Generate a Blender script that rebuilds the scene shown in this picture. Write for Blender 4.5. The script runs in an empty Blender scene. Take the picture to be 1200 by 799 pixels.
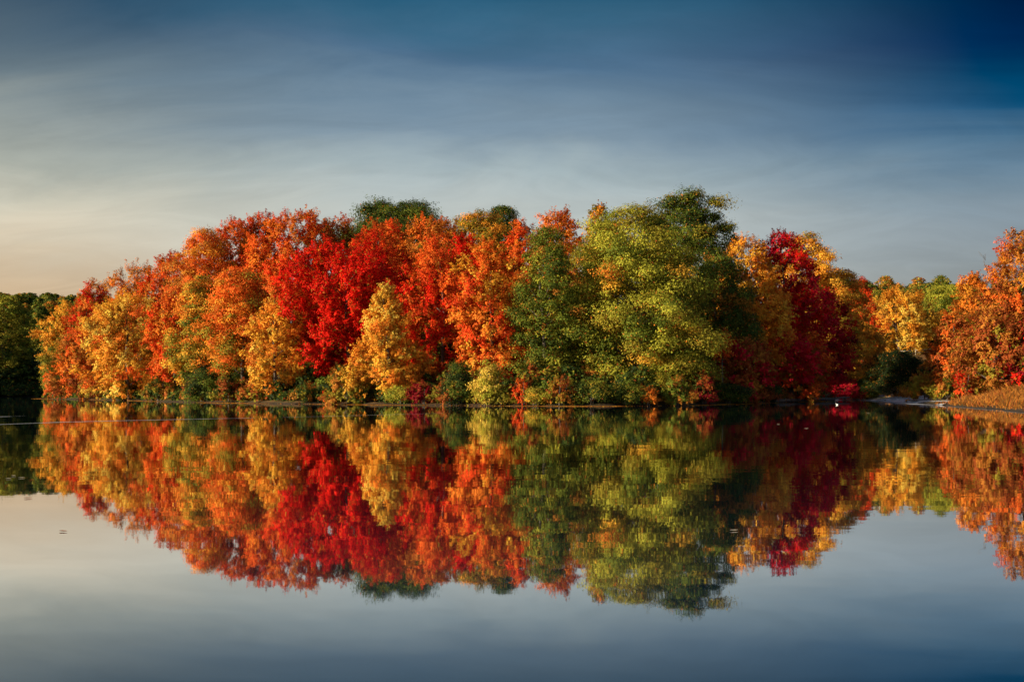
import bpy, math
import numpy as np

S = bpy.context.scene
COL = S.collection
F = 1152.0            # focal length in pixels of the 1200 px wide photograph
HOR = 460.0           # row of the horizon
CAMH = 1.2
PI = math.pi

# ------------------------------------------------------------------ camera
cam = bpy.data.cameras.new("camera")
cam.sensor_width = 36.0
cam.lens = 36.0 * F / 1200.0
cam.shift_y = (HOR - 399.5) / 1200.0
cam.clip_start = 0.1
cam.clip_end = 8000
camo = bpy.data.objects.new("camera", cam)
COL.objects.link(camo)
camo.location = (0, 0, CAMH)
camo.rotation_euler = (PI / 2, 0, 0)
S.camera = camo

# ------------------------------------------------------------------ helpers
def tag(o, label=None, cat=None, group=None, kind=None):
    if label: o["label"] = label
    if cat: o["category"] = cat
    if group: o["group"] = group
    if kind: o["kind"] = kind
    return o

def empty(name, loc):
    o = bpy.data.objects.new(name, None)
    o.empty_display_size = 0.3
    COL.objects.link(o)
    o.location = loc
    return o

def mesh_obj(name, me, mat, parent=None):
    o = bpy.data.objects.new(name, me)
    COL.objects.link(o)
    if mat: me.materials.append(mat)
    if parent: o.parent = parent
    return o

def quad_mesh(name, co, tint=None, k=4):
    """co: (n*k,3) separate polygons of k corners"""
    n = len(co) // k
    me = bpy.data.meshes.new(name)
    me.vertices.add(n * k)
    me.vertices.foreach_set("co", np.ascontiguousarray(co, dtype=np.float32).ravel())
    me.loops.add(n * k)
    me.loops.foreach_set("vertex_index", np.arange(n * k, dtype=np.int32))
    me.polygons.add(n)
    me.polygons.foreach_set("loop_start", np.arange(0, n * k, k, dtype=np.int32))
    me.update(calc_edges=True)
    if tint is not None:
        a = me.attributes.new("leaf_tint", "FLOAT_COLOR", "FACE")
        c = np.ones((n, 4), dtype=np.float32)
        c[:, :3] = tint
        a.data.foreach_set("color", c.ravel())
    return me

def poly_mesh(name, verts, faces, smooth=False):
    me = bpy.data.meshes.new(name)
    me.from_pydata([tuple(v) for v in verts], [], faces)
    me.update()
    if smooth:
        me.polygons.foreach_set("use_smooth", [True] * len(me.polygons))
    return me

def norm(v):
    return v / np.maximum(np.linalg.norm(v, axis=-1, keepdims=True), 1e-9)

class Tubes:
    def __init__(self): self.v, self.f = [], []
    def add(self, pts, radii, sides=6):
        pts = np.array(pts, float)
        n = len(pts)
        tan = np.gradient(pts, axis=0)
        tan = norm(tan)
        ref = np.array([0.31, 0.83, 0.47])
        base = len(self.v)
        for i in range(n):
            a = np.cross(tan[i], ref); a /= max(np.linalg.norm(a), 1e-6)
            b = np.cross(tan[i], a)
            for k in range(sides):
                th = 2 * PI * k / sides
                self.v.append(pts[i] + radii[i] * (math.cos(th) * a + math.sin(th) * b))
        for i in range(n - 1):
            for k in range(sides):
                k2 = (k + 1) % sides
                self.f.append((base + i * sides + k, base + i * sides + k2,
                               base + (i + 1) * sides + k2, base + (i + 1) * sides + k))
        self.f.append(tuple(base + k for k in range(sides))[::-1])
        self.f.append(tuple(base + (n - 1) * sides + k for k in range(sides)))
    def mesh(self, name): return poly_mesh(name, self.v, self.f, True)

# ------------------------------------------------------------------ node helpers
def new_mat(name):
    m = bpy.data.materials.new(name)
    m.use_nodes = True
    nt = m.node_tree
    nt.nodes.clear()
    out = nt.nodes.new("ShaderNodeOutputMaterial")
    return m, nt, out

def N(nt, t, **kw):
    n = nt.nodes.new(t)
    for k, v in kw.items():
        if k.startswith("i_"):
            n.inputs[k[2:].replace("_", " ")].default_value = v
        else:
            setattr(n, k, v)
    return n

def math_n(nt, op, a, b=None, clamp=False):
    n = nt.nodes.new("ShaderNodeMath"); n.operation = op; n.use_clamp = clamp
    for i, x in enumerate((a, b)):
        if x is None: continue
        if isinstance(x, (int, float)): n.inputs[i].default_value = x
        else: nt.links.new(x, n.inputs[i])
    return n.outputs[0]

def ramp(nt, fac, stops, interp="LINEAR"):
    n = nt.nodes.new("ShaderNodeValToRGB")
    cr = n.color_ramp; cr.interpolation = interp
    while len(cr.elements) < len(stops): cr.elements.new(0.5)
    for e, (p, c) in zip(cr.elements, stops):
        e.position = p; e.color = (*c, 1.0)
    nt.links.new(fac, n.inputs[0])
    return n.outputs[0]

def mixc(nt, fac, a, b, mode="MIX"):
    n = nt.nodes.new("ShaderNodeMix"); n.data_type = "RGBA"; n.blend_type = mode
    for idx, x in ((0, fac), (6, a), (7, b)):
        if isinstance(x, (int, float)): n.inputs[idx].default_value = x
        elif isinstance(x, tuple): n.inputs[idx].default_value = (*x, 1.0)
        else: nt.links.new(x, n.inputs[idx])
    return n.outputs[2]

def srgb(r, g, b):
    f = lambda c: (c / 255) / 12.92 if c / 255 <= 0.04045 else ((c / 255 + 0.055) / 1.055) ** 2.4
    return (f(r), f(g), f(b))

# ------------------------------------------------------------------ materials
def leaf_material(name, transl=0.35):
    m, nt, out = new_mat(name)
    at = N(nt, "ShaderNodeAttribute", attribute_name="leaf_tint")
    p = N(nt, "ShaderNodeBsdfPrincipled", i_Roughness=0.6)
    p.inputs["Specular IOR Level"].default_value = 0.06
    t = N(nt, "ShaderNodeBsdfTranslucent")
    mx = N(nt, "ShaderNodeMixShader"); mx.inputs[0].default_value = transl
    nt.links.new(at.outputs["Color"], p.inputs["Base Color"])
    nt.links.new(at.outputs["Color"], t.inputs["Color"])
    nt.links.new(p.outputs[0], mx.inputs[1]); nt.links.new(t.outputs[0], mx.inputs[2])
    nt.links.new(mx.outputs[0], out.inputs[0])
    return m
M_LEAF = leaf_material("autumn_leaves", 0.36)
M_GRASS = leaf_material("marsh_grass", 0.25)

def bark_material(name, c1, c2, scale):
    m, nt, out = new_mat(name)
    tc = N(nt, "ShaderNodeTexCoord")
    mp = N(nt, "ShaderNodeMapping"); mp.inputs["Scale"].default_value = (1, 1, 0.25)
    nz = N(nt, "ShaderNodeTexNoise", i_Scale=scale, i_Detail=5.0)
    nt.links.new(tc.outputs["Object"], mp.inputs[0]); nt.links.new(mp.outputs[0], nz.inputs["Vector"])
    col = ramp(nt, nz.outputs["Fac"], [(0.35, c1), (0.65, c2)])
    p = N(nt, "ShaderNodeBsdfPrincipled", i_Roughness=0.9)
    bp = N(nt, "ShaderNodeBump", i_Strength=0.6, i_Distance=0.03)
    nt.links.new(nz.outputs["Fac"], bp.inputs["Height"]); nt.links.new(bp.outputs[0], p.inputs["Normal"])
    nt.links.new(col, p.inputs["Base Color"]); nt.links.new(p.outputs[0], out.inputs[0])
    return m
M_BARK = bark_material("grey_brown_bark", (0.045, 0.034, 0.026), (0.13, 0.10, 0.075), 6)
M_BIRCH = bark_material("white_bark", (0.45, 0.42, 0.37), (0.75, 0.72, 0.66), 5)
M_WOOD = bark_material("weathered_wood", (0.30, 0.25, 0.18), (0.5, 0.43, 0.32), 9)

def ground_material():
    m, nt, out = new_mat("leaf_litter_ground")
    tc = N(nt, "ShaderNodeTexCoord")
    n1 = N(nt, "ShaderNodeTexNoise", i_Scale=0.09, i_Detail=6.0)
    n2 = N(nt, "ShaderNodeTexNoise", i_Scale=2.4, i_Detail=8.0, i_Roughness=0.7)
    for n in (n1, n2): nt.links.new(tc.outputs["Object"], n.inputs["Vector"])
    litter = ramp(nt, n2.outputs["Fac"], [(0.3, (0.05, 0.03, 0.015)), (0.5, (0.15, 0.07, 0.025)), (0.7, (0.34, 0.17, 0.045))])
    grass = ramp(nt, n2.outputs["Fac"], [(0.3, (0.04, 0.05, 0.015)), (0.7, (0.17, 0.16, 0.04))])
    g = ramp(nt, n1.outputs["Fac"], [(0.45, (0, 0, 0)), (0.6, (1, 1, 1))])
    base = mixc(nt, g, litter, grass)
    sx = N(nt, "ShaderNodeSeparateXYZ"); nt.links.new(tc.outputs["Object"], sx.inputs[0])
    wet = N(nt, "ShaderNodeMapRange"); wet.inputs["From Min"].default_value = 0.05; wet.inputs["From Max"].default_value = 0.35
    nt.links.new(sx.outputs["Z"], wet.inputs["Value"])
    col = mixc(nt, wet.outputs[0], (0.035, 0.026, 0.018), base)
    p = N(nt, "ShaderNodeBsdfPrincipled", i_Roughness=0.95)
    p.inputs["Specular IOR Level"].default_value = 0.1
    bp = N(nt, "ShaderNodeBump", i_Strength=0.7, i_Distance=0.08)
    nt.links.new(n2.outputs["Fac"], bp.inputs["Height"]); nt.links.new(bp.outputs[0], p.inputs["Normal"])
    nt.links.new(col, p.inputs["Base Color"]); nt.links.new(p.outputs[0], out.inputs[0])
    return m
M_GROUND = ground_material()

def water_material(name, rough, s_small, s_big):
    m, nt, out = new_mat(name)
    tc = N(nt, "ShaderNodeTexCoord")
    mp = N(nt, "ShaderNodeMapping"); mp.inputs["Scale"].default_value = (0.55, 1.0, 1.0)
    nt.links.new(tc.outputs["Object"], mp.inputs[0])
    a = N(nt, "ShaderNodeTexNoise", i_Scale=1.5, i_Detail=2.0, i_Roughness=0.5)
    b = N(nt, "ShaderNodeTexNoise", i_Scale=0.28, i_Detail=2.0)
    patch = N(nt, "ShaderNodeTexNoise", i_Scale=0.05, i_Detail=3.0)
    for n in (a, b, patch): nt.links.new(mp.outputs[0], n.inputs["Vector"])
    pm = N(nt, "ShaderNodeMapRange"); nt.links.new(patch.outputs["Fac"], pm.inputs["Value"])
    for k, v in (("From Min", 0.35), ("From Max", 0.65), ("To Min", 0.25), ("To Max", 1.8)): pm.inputs[k].default_value = v
    h = math_n(nt, "ADD", math_n(nt, "MULTIPLY", math_n(nt, "MULTIPLY", a.outputs["Fac"], s_small), pm.outputs[0]),
               math_n(nt, "MULTIPLY", b.outputs["Fac"], s_big))
    bp = N(nt, "ShaderNodeBump", i_Strength=1.0, i_Distance=1.0)
    nt.links.new(h, bp.inputs["Height"])
    gl = N(nt, "ShaderNodeBsdfGlossy", i_Roughness=rough); gl.inputs["Color"].default_value = (0.97, 0.97, 0.97, 1)
    nt.links.new(bp.outputs[0], gl.inputs["Normal"])
    df = N(nt, "ShaderNodeBsdfDiffuse"); df.inputs["Color"].default_value = (0.003, 0.020, 0.045, 1)
    lw = N(nt, "ShaderNodeLayerWeight", i_Blend=0.5)
    fr = ramp(nt, lw.outputs["Facing"], [(0.0, (0.03,) * 3), (0.55, (0.12,) * 3), (0.72, (0.30,) * 3), (0.84, (0.84,) * 3), (0.93, (0.98,) * 3), (1.0, (0.98,) * 3)])
    mx = N(nt, "ShaderNodeMixShader")
    nt.links.new(fr, mx.inputs[0]); nt.links.new(df.outputs[0], mx.inputs[1]); nt.links.new(gl.outputs[0], mx.inputs[2])
    nt.links.new(mx.outputs[0], out.inputs[0])
    return m
M_WATER = water_material("lake_water", 0.019, 0.0015, 0.0036)
M_RIPPLE = water_material("rippled_water", 0.22, 0.05, 0.01)

def plain(name, c, rough=0.8):
    m, nt, out = new_mat(name)
    nz = N(nt, "ShaderNodeTexNoise", i_Scale=20.0, i_Detail=3.0)
    tc = N(nt, "ShaderNodeTexCoord"); nt.links.new(tc.outputs["Object"], nz.inputs["Vector"])
    col = ramp(nt, nz.outputs["Fac"], [(0.3, tuple(x * 0.8 for x in c)), (0.7, c)])
    p = N(nt, "ShaderNodeBsdfPrincipled", i_Roughness=rough)
    nt.links.new(col, p.inputs["Base Color"]); nt.links.new(p.outputs[0], out.inputs[0])
    return m
M_GLEAM = plain("painted_ripple_gleam", (0.50, 0.48, 0.45), 0.35)  # pale tone painted in for sky reflected off the rippled wind lines
M_MUD = plain("pale_wet_mud", (0.42, 0.41, 0.41), 0.4)
M_WHITE = plain("white_feathers", (0.8, 0.79, 0.76), 0.6)
M_BILL = plain("orange_bill", (0.6, 0.25, 0.04), 0.5)

# ------------------------------------------------------------------ terrain
LAKE = np.array([(48, -70), (38, 0), (33, 40), (31.5, 60), (36, 75), (42, 98), (49, 122), (55, 148), (58, 163), (52, 158),
    (44, 141), (33, 121), (23, 103), (15.6, 91), (7.5, 86.5), (0, 88), (-8, 93), (-17, 100), (-29.6, 110), (-43, 126),
    (-58, 150), (-74, 171), (-91, 190), (-97, 206), (-110, 262), (-130, 290), (-165, 296), (-198, 278), (-196, 210),
    (-180, 120), (-170, 20), (-165, -60), (-60, -95)], float)

def sdist(x, y):
    """signed distance to the lake edge, positive on land"""
    x = np.asarray(x, float); y = np.asarray(y, float)
    d = np.full(x.shape, 1e9); inside = np.zeros(x.shape, bool)
    n = len(LAKE)
    for i in range(n):
        x0, y0 = LAKE[i]; x1, y1 = LAKE[(i + 1) % n]
        ex, ey = x1 - x0, y1 - y0
        t = np.clip(((x - x0) * ex + (y - y0) * ey) / (ex * ex + ey * ey), 0, 1)
        d = np.minimum(d, np.hypot(x - x0 - t * ex, y - y0 - t * ey))
        c = ((y0 > y) != (y1 > y)) & (x < ex * (y - y0) / (ey if ey else 1e-9) + x0)
        inside ^= c
    wob = 0.5 * np.sin(x * 0.55 + 1.3) * np.sin(y * 0.43) + 0.35 * np.sin(x * 1.3 + y * 0.9)
    return np.where(inside, -d, d) + wob

def sm(a, b, x):
    if a > b: return 1 - sm(b, a, x)
    t = np.clip((x - a) / (b - a), 0, 1)
    return t * t * (3 - 2 * t)

def th(x, y):
    x = np.asarray(x, float); y = np.asarray(y, float)
    d = sdist(x, y)
    dl = np.maximum(d, 0)
    land = 0.04 + 0.16 * (1 - np.exp(-dl / 0.9)) + 2.2 * (1 - np.exp(-dl / 26.0))
    land += 0.25 * np.sin(x * 0.21) * np.sin(y * 0.17 + 0.5) * sm(2, 10, dl)
    land += 7.0 * sm(45, 70, x) * sm(158, 205, y)
    away = sm(2, 60, dl)
    land += away * 23 * np.exp(-((y - 425) / 75.0) ** 2) * (1 + 0.08 * np.sin(x * 0.02 + 0.4)) * sm(-70, 30, x)
    land += away * (40 + 4 * np.sin(x * 0.011)) * np.exp(-((y - 700) / 150.0) ** 2) * sm(60, -60, x)
    land += 0.35 * sm(2, 18, dl) * sm(20, 32, x) * sm(150, 120, y)
    land += away * 12 * sm(300, 600, y)
    land += away * 74 * np.exp(-((x + 335) / 55.0) ** 2 - ((y - 265) / 75.0) ** 2)  # unseen hill left of the frame, added to shade the left shore
    land += 0.6 * sm(3, 12, dl) * sm(40, 48, x) * sm(90, 105, y) * sm(190, 160, y)
    bed = -0.05 - 2.4 * (1 - np.exp(np.minimum(d, 0) / 7.0))
    return np.where(d > 0, land, bed)

def axis(lo, hi, step, far, grow=1.35):
    c = list(np.arange(lo, hi + 1e-6, step))
    s = step; v = c[-1]
    while v < far: s *= grow; v += s; c.append(v)
    s = step; v = c[0]; pre = []
    while v > -far: s *= grow; v -= s; pre.append(v)
    return np.array(pre[::-1] + c)
gx = axis(-112, 70, 0.9, 3500, 1.12); gy = axis(46, 215, 0.9, 4000, 1.10)
X, Y = np.meshgrid(gx, gy)
Z = th(X, Y)
nx, ny = len(gx), len(gy)
co = np.stack([X, Y, Z], -1).reshape(-1, 3)
idx = np.arange(nx * ny).reshape(ny, nx)
fc = np.stack([idx[:-1, :-1], idx[:-1, 1:], idx[1:, 1:], idx[1:, :-1]], -1).reshape(-1, 4)
me = bpy.data.meshes.new("ground")
me.vertices.add(len(co)); me.vertices.foreach_set("co", co.astype(np.float32).ravel())
me.loops.add(fc.size); me.loops.foreach_set("vertex_index", fc.astype(np.int32).ravel())
me.polygons.add(len(fc)); me.polygons.foreach_set("loop_start", np.arange(0, fc.size, 4, dtype=np.int32))
me.update(calc_edges=True)
me.polygons.foreach_set("use_smooth", np.ones(len(fc), bool))
tag(mesh_obj("ground", me, M_GROUND), "leaf strewn ground of the wooded shores", "ground", kind="structure")

me = poly_mesh("water", [(-900, -900, 0), (900, -900, 0), (900, 900, 0), (-900, 900, 0)], [(0, 1, 2, 3)])
tag(mesh_obj("water", me, M_WATER), "still dark lake mirroring the autumn trees", "water", kind="structure")

def at(px, d):
    return ((px - 600.0) / F * d, d)
def zat(py, d):
    return CAMH + (HOR - py) / F * d

# ------------------------------------------------------------------ leaf colours (linear)
C = dict(
    litter=(0.16, 0.075, 0.02),
    crimson=(0.62, 0.014, 0.006), ruby=(0.64, 0.013, 0.036), scarlet=(0.68, 0.065, 0.012), flame=(0.72, 0.135, 0.018),
    orange=(0.74, 0.22, 0.024), amber=(0.72, 0.29, 0.028), gold=(0.74, 0.39, 0.040), yellow=(0.76, 0.51, 0.08),
    bronze=(0.44, 0.165, 0.024), russet=(0.31, 0.07, 0.016), olive=(0.27, 0.215, 0.022), lime=(0.345, 0.325, 0.032),
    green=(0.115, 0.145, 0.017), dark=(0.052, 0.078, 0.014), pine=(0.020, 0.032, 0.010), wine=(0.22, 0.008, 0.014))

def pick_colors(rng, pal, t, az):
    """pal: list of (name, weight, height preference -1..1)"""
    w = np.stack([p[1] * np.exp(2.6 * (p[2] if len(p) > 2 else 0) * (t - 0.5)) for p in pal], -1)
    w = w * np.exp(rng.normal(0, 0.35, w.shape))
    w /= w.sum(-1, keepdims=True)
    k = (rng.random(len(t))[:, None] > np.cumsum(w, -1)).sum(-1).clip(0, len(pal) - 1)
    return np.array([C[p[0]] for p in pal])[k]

def profile(style, t):
    if style == "vase":
        return np.where(t < 0.62, 0.30 + 0.70 * sm(0, 0.62, t), np.sqrt(np.clip(1 - ((t - 0.62) / 0.40) ** 2, 0, 1)))
    if style == "cone":
        return np.clip(1.06 * (1 - t) ** 0.8, 0, 1) * sm(-0.22, 0.16, t) + 0.03
    if style == "column":
        return np.sin(PI * (0.10 + 0.88 * t)) ** 0.45
    if style == "dome":
        return np.where(t < 0.35, 0.86 + 0.14 * sm(0, 0.35, t), np.sqrt(np.clip(1 - ((t - 0.35) / 0.66) ** 2, 0, 1)))
    if style == "bush":
        return np.sqrt(np.clip(1 - (t * 0.98) ** 2.2, 0, 1))
    return np.sin(PI * (0.13 + 0.85 * t ** 0.85)) ** 0.6           # round

def leaf_quads(rng, p, n, ax, L, W):
    b = norm(np.cross(n, ax)); a = norm(np.cross(b, n))
    L = L[:, None]; W = W[:, None]
    fold = n * (0.12 * L)
    q = np.stack([p - a * L * 0.5, p + b * W * 0.5 + fold + a * L * 0.06, p + a * L * 0.5, p - b * W * 0.5 + fold + a * L * 0.06], 1)
    return q.reshape(-1, 3)

def foliage(rng, z0, H, R, style, pal, leaf, tex="spray", dens=1.0, lobes=0.22, up=0.55):
    h = H - z0
    rc0 = (0.45 + 0.125 * R) * (1.0 if tex == "spray" else 0.86)
    rc0 = min(rc0, 0.34 * R + 0.1, 0.3 * h + 0.1)
    Re, top = max(R - rc0 * 0.75, 0.25 * R), H - rc0 * 0.5
    A = 2 * PI * R * h * 0.72 + PI * R * R * 0.5
    K = int(max(16, A / (rc0 ** 2) * (0.72 if tex == "spray" else 0.72)))
    # clump centres on an uneven shell
    tg = np.linspace(0, 1, 200); cdf = np.cumsum(0.12 + 0.88 * profile(style, tg)); cdf = (cdf - cdf[0]) / (cdf[-1] - cdf[0])
    t = np.interp((np.arange(K) + rng.uniform(-1.5, 2.5, K)) / K, cdf, tg).clip(0, 1)
    ph = np.arange(K) * 2.399963 + rng.normal(0, 0.45, K) + rng.random() * 6.28
    lob = np.zeros(K)
    for _ in range(5):
        lob += np.sin(rng.integers(1, 5) * ph + rng.random() * 6.28 + rng.uniform(3, 11) * t) / 5 ** 0.5
    r = Re * profile(style, t) * (1 + lobes * lob) * np.sqrt(rng.uniform(0.16, 1.08, K))
    lean = rng.normal(0, 0.05 * R, 2)
    c = np.stack([r * np.cos(ph) + lean[0] * t, r * np.sin(ph) + lean[1] * t, z0 + rc0 * 0.4 + (top - z0 - rc0 * 0.4) * t + rng.normal(0, 0.12 * rc0, K)], -1)
    c[:, 2] += lobes * 0.9 * lob * rc0 * (t > 0.6)
    d = norm(np.stack([np.cos(ph) * (0.35 + r / R), np.sin(ph) * (0.35 + r / R), up + 1.1 * (t - 0.45)], -1))
    rc = rc0 * (rng.uniform(0.65, 1.35, K) if tex == "spray" else rng.uniform(0.45, 1.6, K))
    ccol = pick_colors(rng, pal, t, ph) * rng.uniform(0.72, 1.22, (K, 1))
    # leaves
    per = np.maximum((dens * 3.3 * rc ** 2 / (leaf * leaf * 0.36)), 8).astype(int)
    ci = np.repeat(np.arange(K), per); n = len(ci)
    if tex == "spray":
        nt_ = 9
        tw = norm(d[:, None, :] + rng.normal(0, 0.62, (K, nt_, 3)))
        tl = rng.uniform(0.7, 1.45, (K, nt_))
        k = rng.integers(0, nt_, n)
        s = rng.random(n) ** 0.62
        ax = tw[ci, k]
        p = c[ci] + ax * (tl[ci, k] * rc[ci] * s)[:, None] + rng.normal(0, 1, (n, 3)) * (0.16 * rc[ci] * (1.25 - s))[:, None]
        p -= d[ci] * (0.35 * rc[ci])[:, None]
        nn = norm(0.55 * d[ci] + 0.5 * norm(p - c[ci]) + np.array([0, 0, 0.3]) + rng.normal(0, 0.29, (n, 3)))
    else:
        u = norm(rng.normal(0, 1, (n, 3)) + 0.35 * d[ci] + np.array([0, 0, 0.45]))
        rad = rng.random(n) ** 0.36 * (1 + 0.34 * np.sin(6 * u[:, 0] + 1.7 * ci) * np.sin(5 * u[:, 1] + 2.3 * ci) + 0.22 * np.sin(11 * u[:, 0] - 9 * u[:, 2] + ci))
        rad = rad * np.where(rng.random(n) < 0.05, rng.uniform(1.0, 1.25, n), 1.0)
        off = (d[ci] * np.array([1, 1, 0.25])) * (rc[ci] * 0.40 * rng.normal(0, 1, K)[ci] * (rad - 0.4))[:, None]
        p = c[ci] + off + u * np.array([1.12, 1.12, 0.56]) * (rc[ci] * rad)[:, None] + rng.normal(0, 0.09, (n, 3))
        nn = norm(0.75 * u + 0.2 * d[ci] + np.array([0, 0, 0.25]) + rng.normal(0, 0.29, (n, 3)))
        ax = norm(u + rng.normal(0, 0.8, (n, 3)))
    L = leaf * rng.uniform(0.5, 1.45, n); W = L * rng.uniform(0.5, 0.8, n)
    col = ccol[ci] * rng.uniform(0.84, 1.14, (n, 1))
    odd = rng.random(n) < 0.10
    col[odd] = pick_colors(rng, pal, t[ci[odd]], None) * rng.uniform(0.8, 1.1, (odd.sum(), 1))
    fad = rng.random(n) < 0.075
    col[fad] = np.array([C["bronze"], C["olive"], C["russet"], C["green"]])[rng.integers(0, 4, fad.sum())]
    return leaf_quads(rng, p, nn, ax, L, W), np.clip(col, 0, 0.85), c

def trunk_mesh(rng, H, z0, cent, r0, nlimb=12, bare=0, R=3.0, stems=1):
    T = Tubes()
    for s in range(stems):
        off = np.array([0, 0, 0.0]) if stems == 1 else np.array([math.cos(s * 2.4), math.sin(s * 2.4), 0]) * r0 * 1.8
        zs = np.linspace(-0.4, H * 0.86, 8)
        wob = np.cumsum(rng.normal(0, 0.010 * H, (8, 2)), 0); wob[0] = 0
        lean = off[:2][None] * np.linspace(1, 5, 8)[:, None]
        pts = np.column_stack([wob[:, 0] + lean[:, 0], wob[:, 1] + lean[:, 1], zs])
        rad = r0 * (1 - np.linspace(0, 0.9, 8)) ** 0.9; rad[0] *= 1.35
        T.add(pts, rad, 8)
        sel = rng.permutation(len(cent))[: nlimb]
        for i in sel:
            e = cent[i]
            zb = np.clip(e[2] - 0.55 * np.hypot(e[0], e[1]) - 0.5, max(0.12 * H, z0 * 0.7), 0.8 * H)
            b = np.array([np.interp(zb, zs, pts[:, 0]), np.interp(zb, zs, pts[:, 1]), zb])
            m_ = (b + e) / 2 + np.array([0, 0, 0.10 * np.linalg.norm(e - b)]) + rng.normal(0, 0.15, 3)
            q = [b * (1 - u) ** 2 + 2 * m_ * u * (1 - u) + e * u * u for u in (0, .25, .5, .75, 1)]
            rr = r0 * 0.42 * (1 - zb / H) + 0.02
            T.add(q, [rr, rr * 0.8, rr * 0.6, rr * 0.4, 0.015], 5)
    for _ in range(bare):
        a = rng.random() * 6.28; rr = rng.random() * R * 0.75
        b = np.array([rr * math.cos(a), rr * math.sin(a), H - rng.uniform(1.2, 2.4) - 0.5 * rr])
        e = b + np.array([math.cos(a) * rng.uniform(0.2, 0.7), math.sin(a) * rng.uniform(0.2, 0.7), rng.uniform(1.4, 2.3)])
        mid = (b + e) / 2 + rng.normal(0, 0.15, 3)
        T.add([b, mid, e], [0.035, 0.025, 0.012], 4)
        for _ in range(3):
            u = rng.uniform(0.3, 0.9); s = b + (e - b) * u
            T.add([s, s + np.array([rng.normal(0, .4), rng.normal(0, .4), rng.uniform(.4, .9)])], [0.018, 0.009], 4)
    return T.mesh("trunk")

SEED = [100]
def tree(name, label, px, top, bot, hw, d, style, pal, tex="spray", cat="tree", group=None, leafk=1.0, dens=1.0,
         bare=0, bark=None, stems=1, lobes=0.22, up=0.55, nlimb=12):
    SEED[0] += 1
    rng = np.random.default_rng(SEED[0])
    if cat == "shrub" and px < 1040:            # shrubs stand right on the water's edge
        dd = np.arange(d - 25, d + 40, 0.5)
        sd = sdist(*at(px, dd))
        hit = np.nonzero((sd > 0.35) & (sd < 3))[0]
        if len(hit): d = float(dd[hit[0]])
    x, y = at(px, d)
    zb = float(th(x, y))
    H = max(zat(top, d) - zb, 1.2)
    z0 = max(zat(bot + (6 if bot > 440 else 0), d) - zb, 0.12)
    R = 1.18 * hw / F * d
    leaf = leafk * 0.0018 * min(max(d, 84), 140 if d < 240 else 999)
    q, col, cent = foliage(rng, z0, H, R, style, pal, leaf, tex, dens, lobes, up)
    root = tag(empty(name, (x, y, zb)), label, cat, group)
    r0 = 0.013 * H + 0.05
    mesh_obj("trunk" if cat == "tree" else "stem", trunk_mesh(rng, H, z0, cent, r0, nlimb, bare, R, stems), bark or M_BARK, root)
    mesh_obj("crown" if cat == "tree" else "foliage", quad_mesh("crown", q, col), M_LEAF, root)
    return root

G = "trees of the wooded point"
def P(*a): return [tuple(x) if not isinstance(x, str) else (x, 1.0, 0) for x in a]

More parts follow.
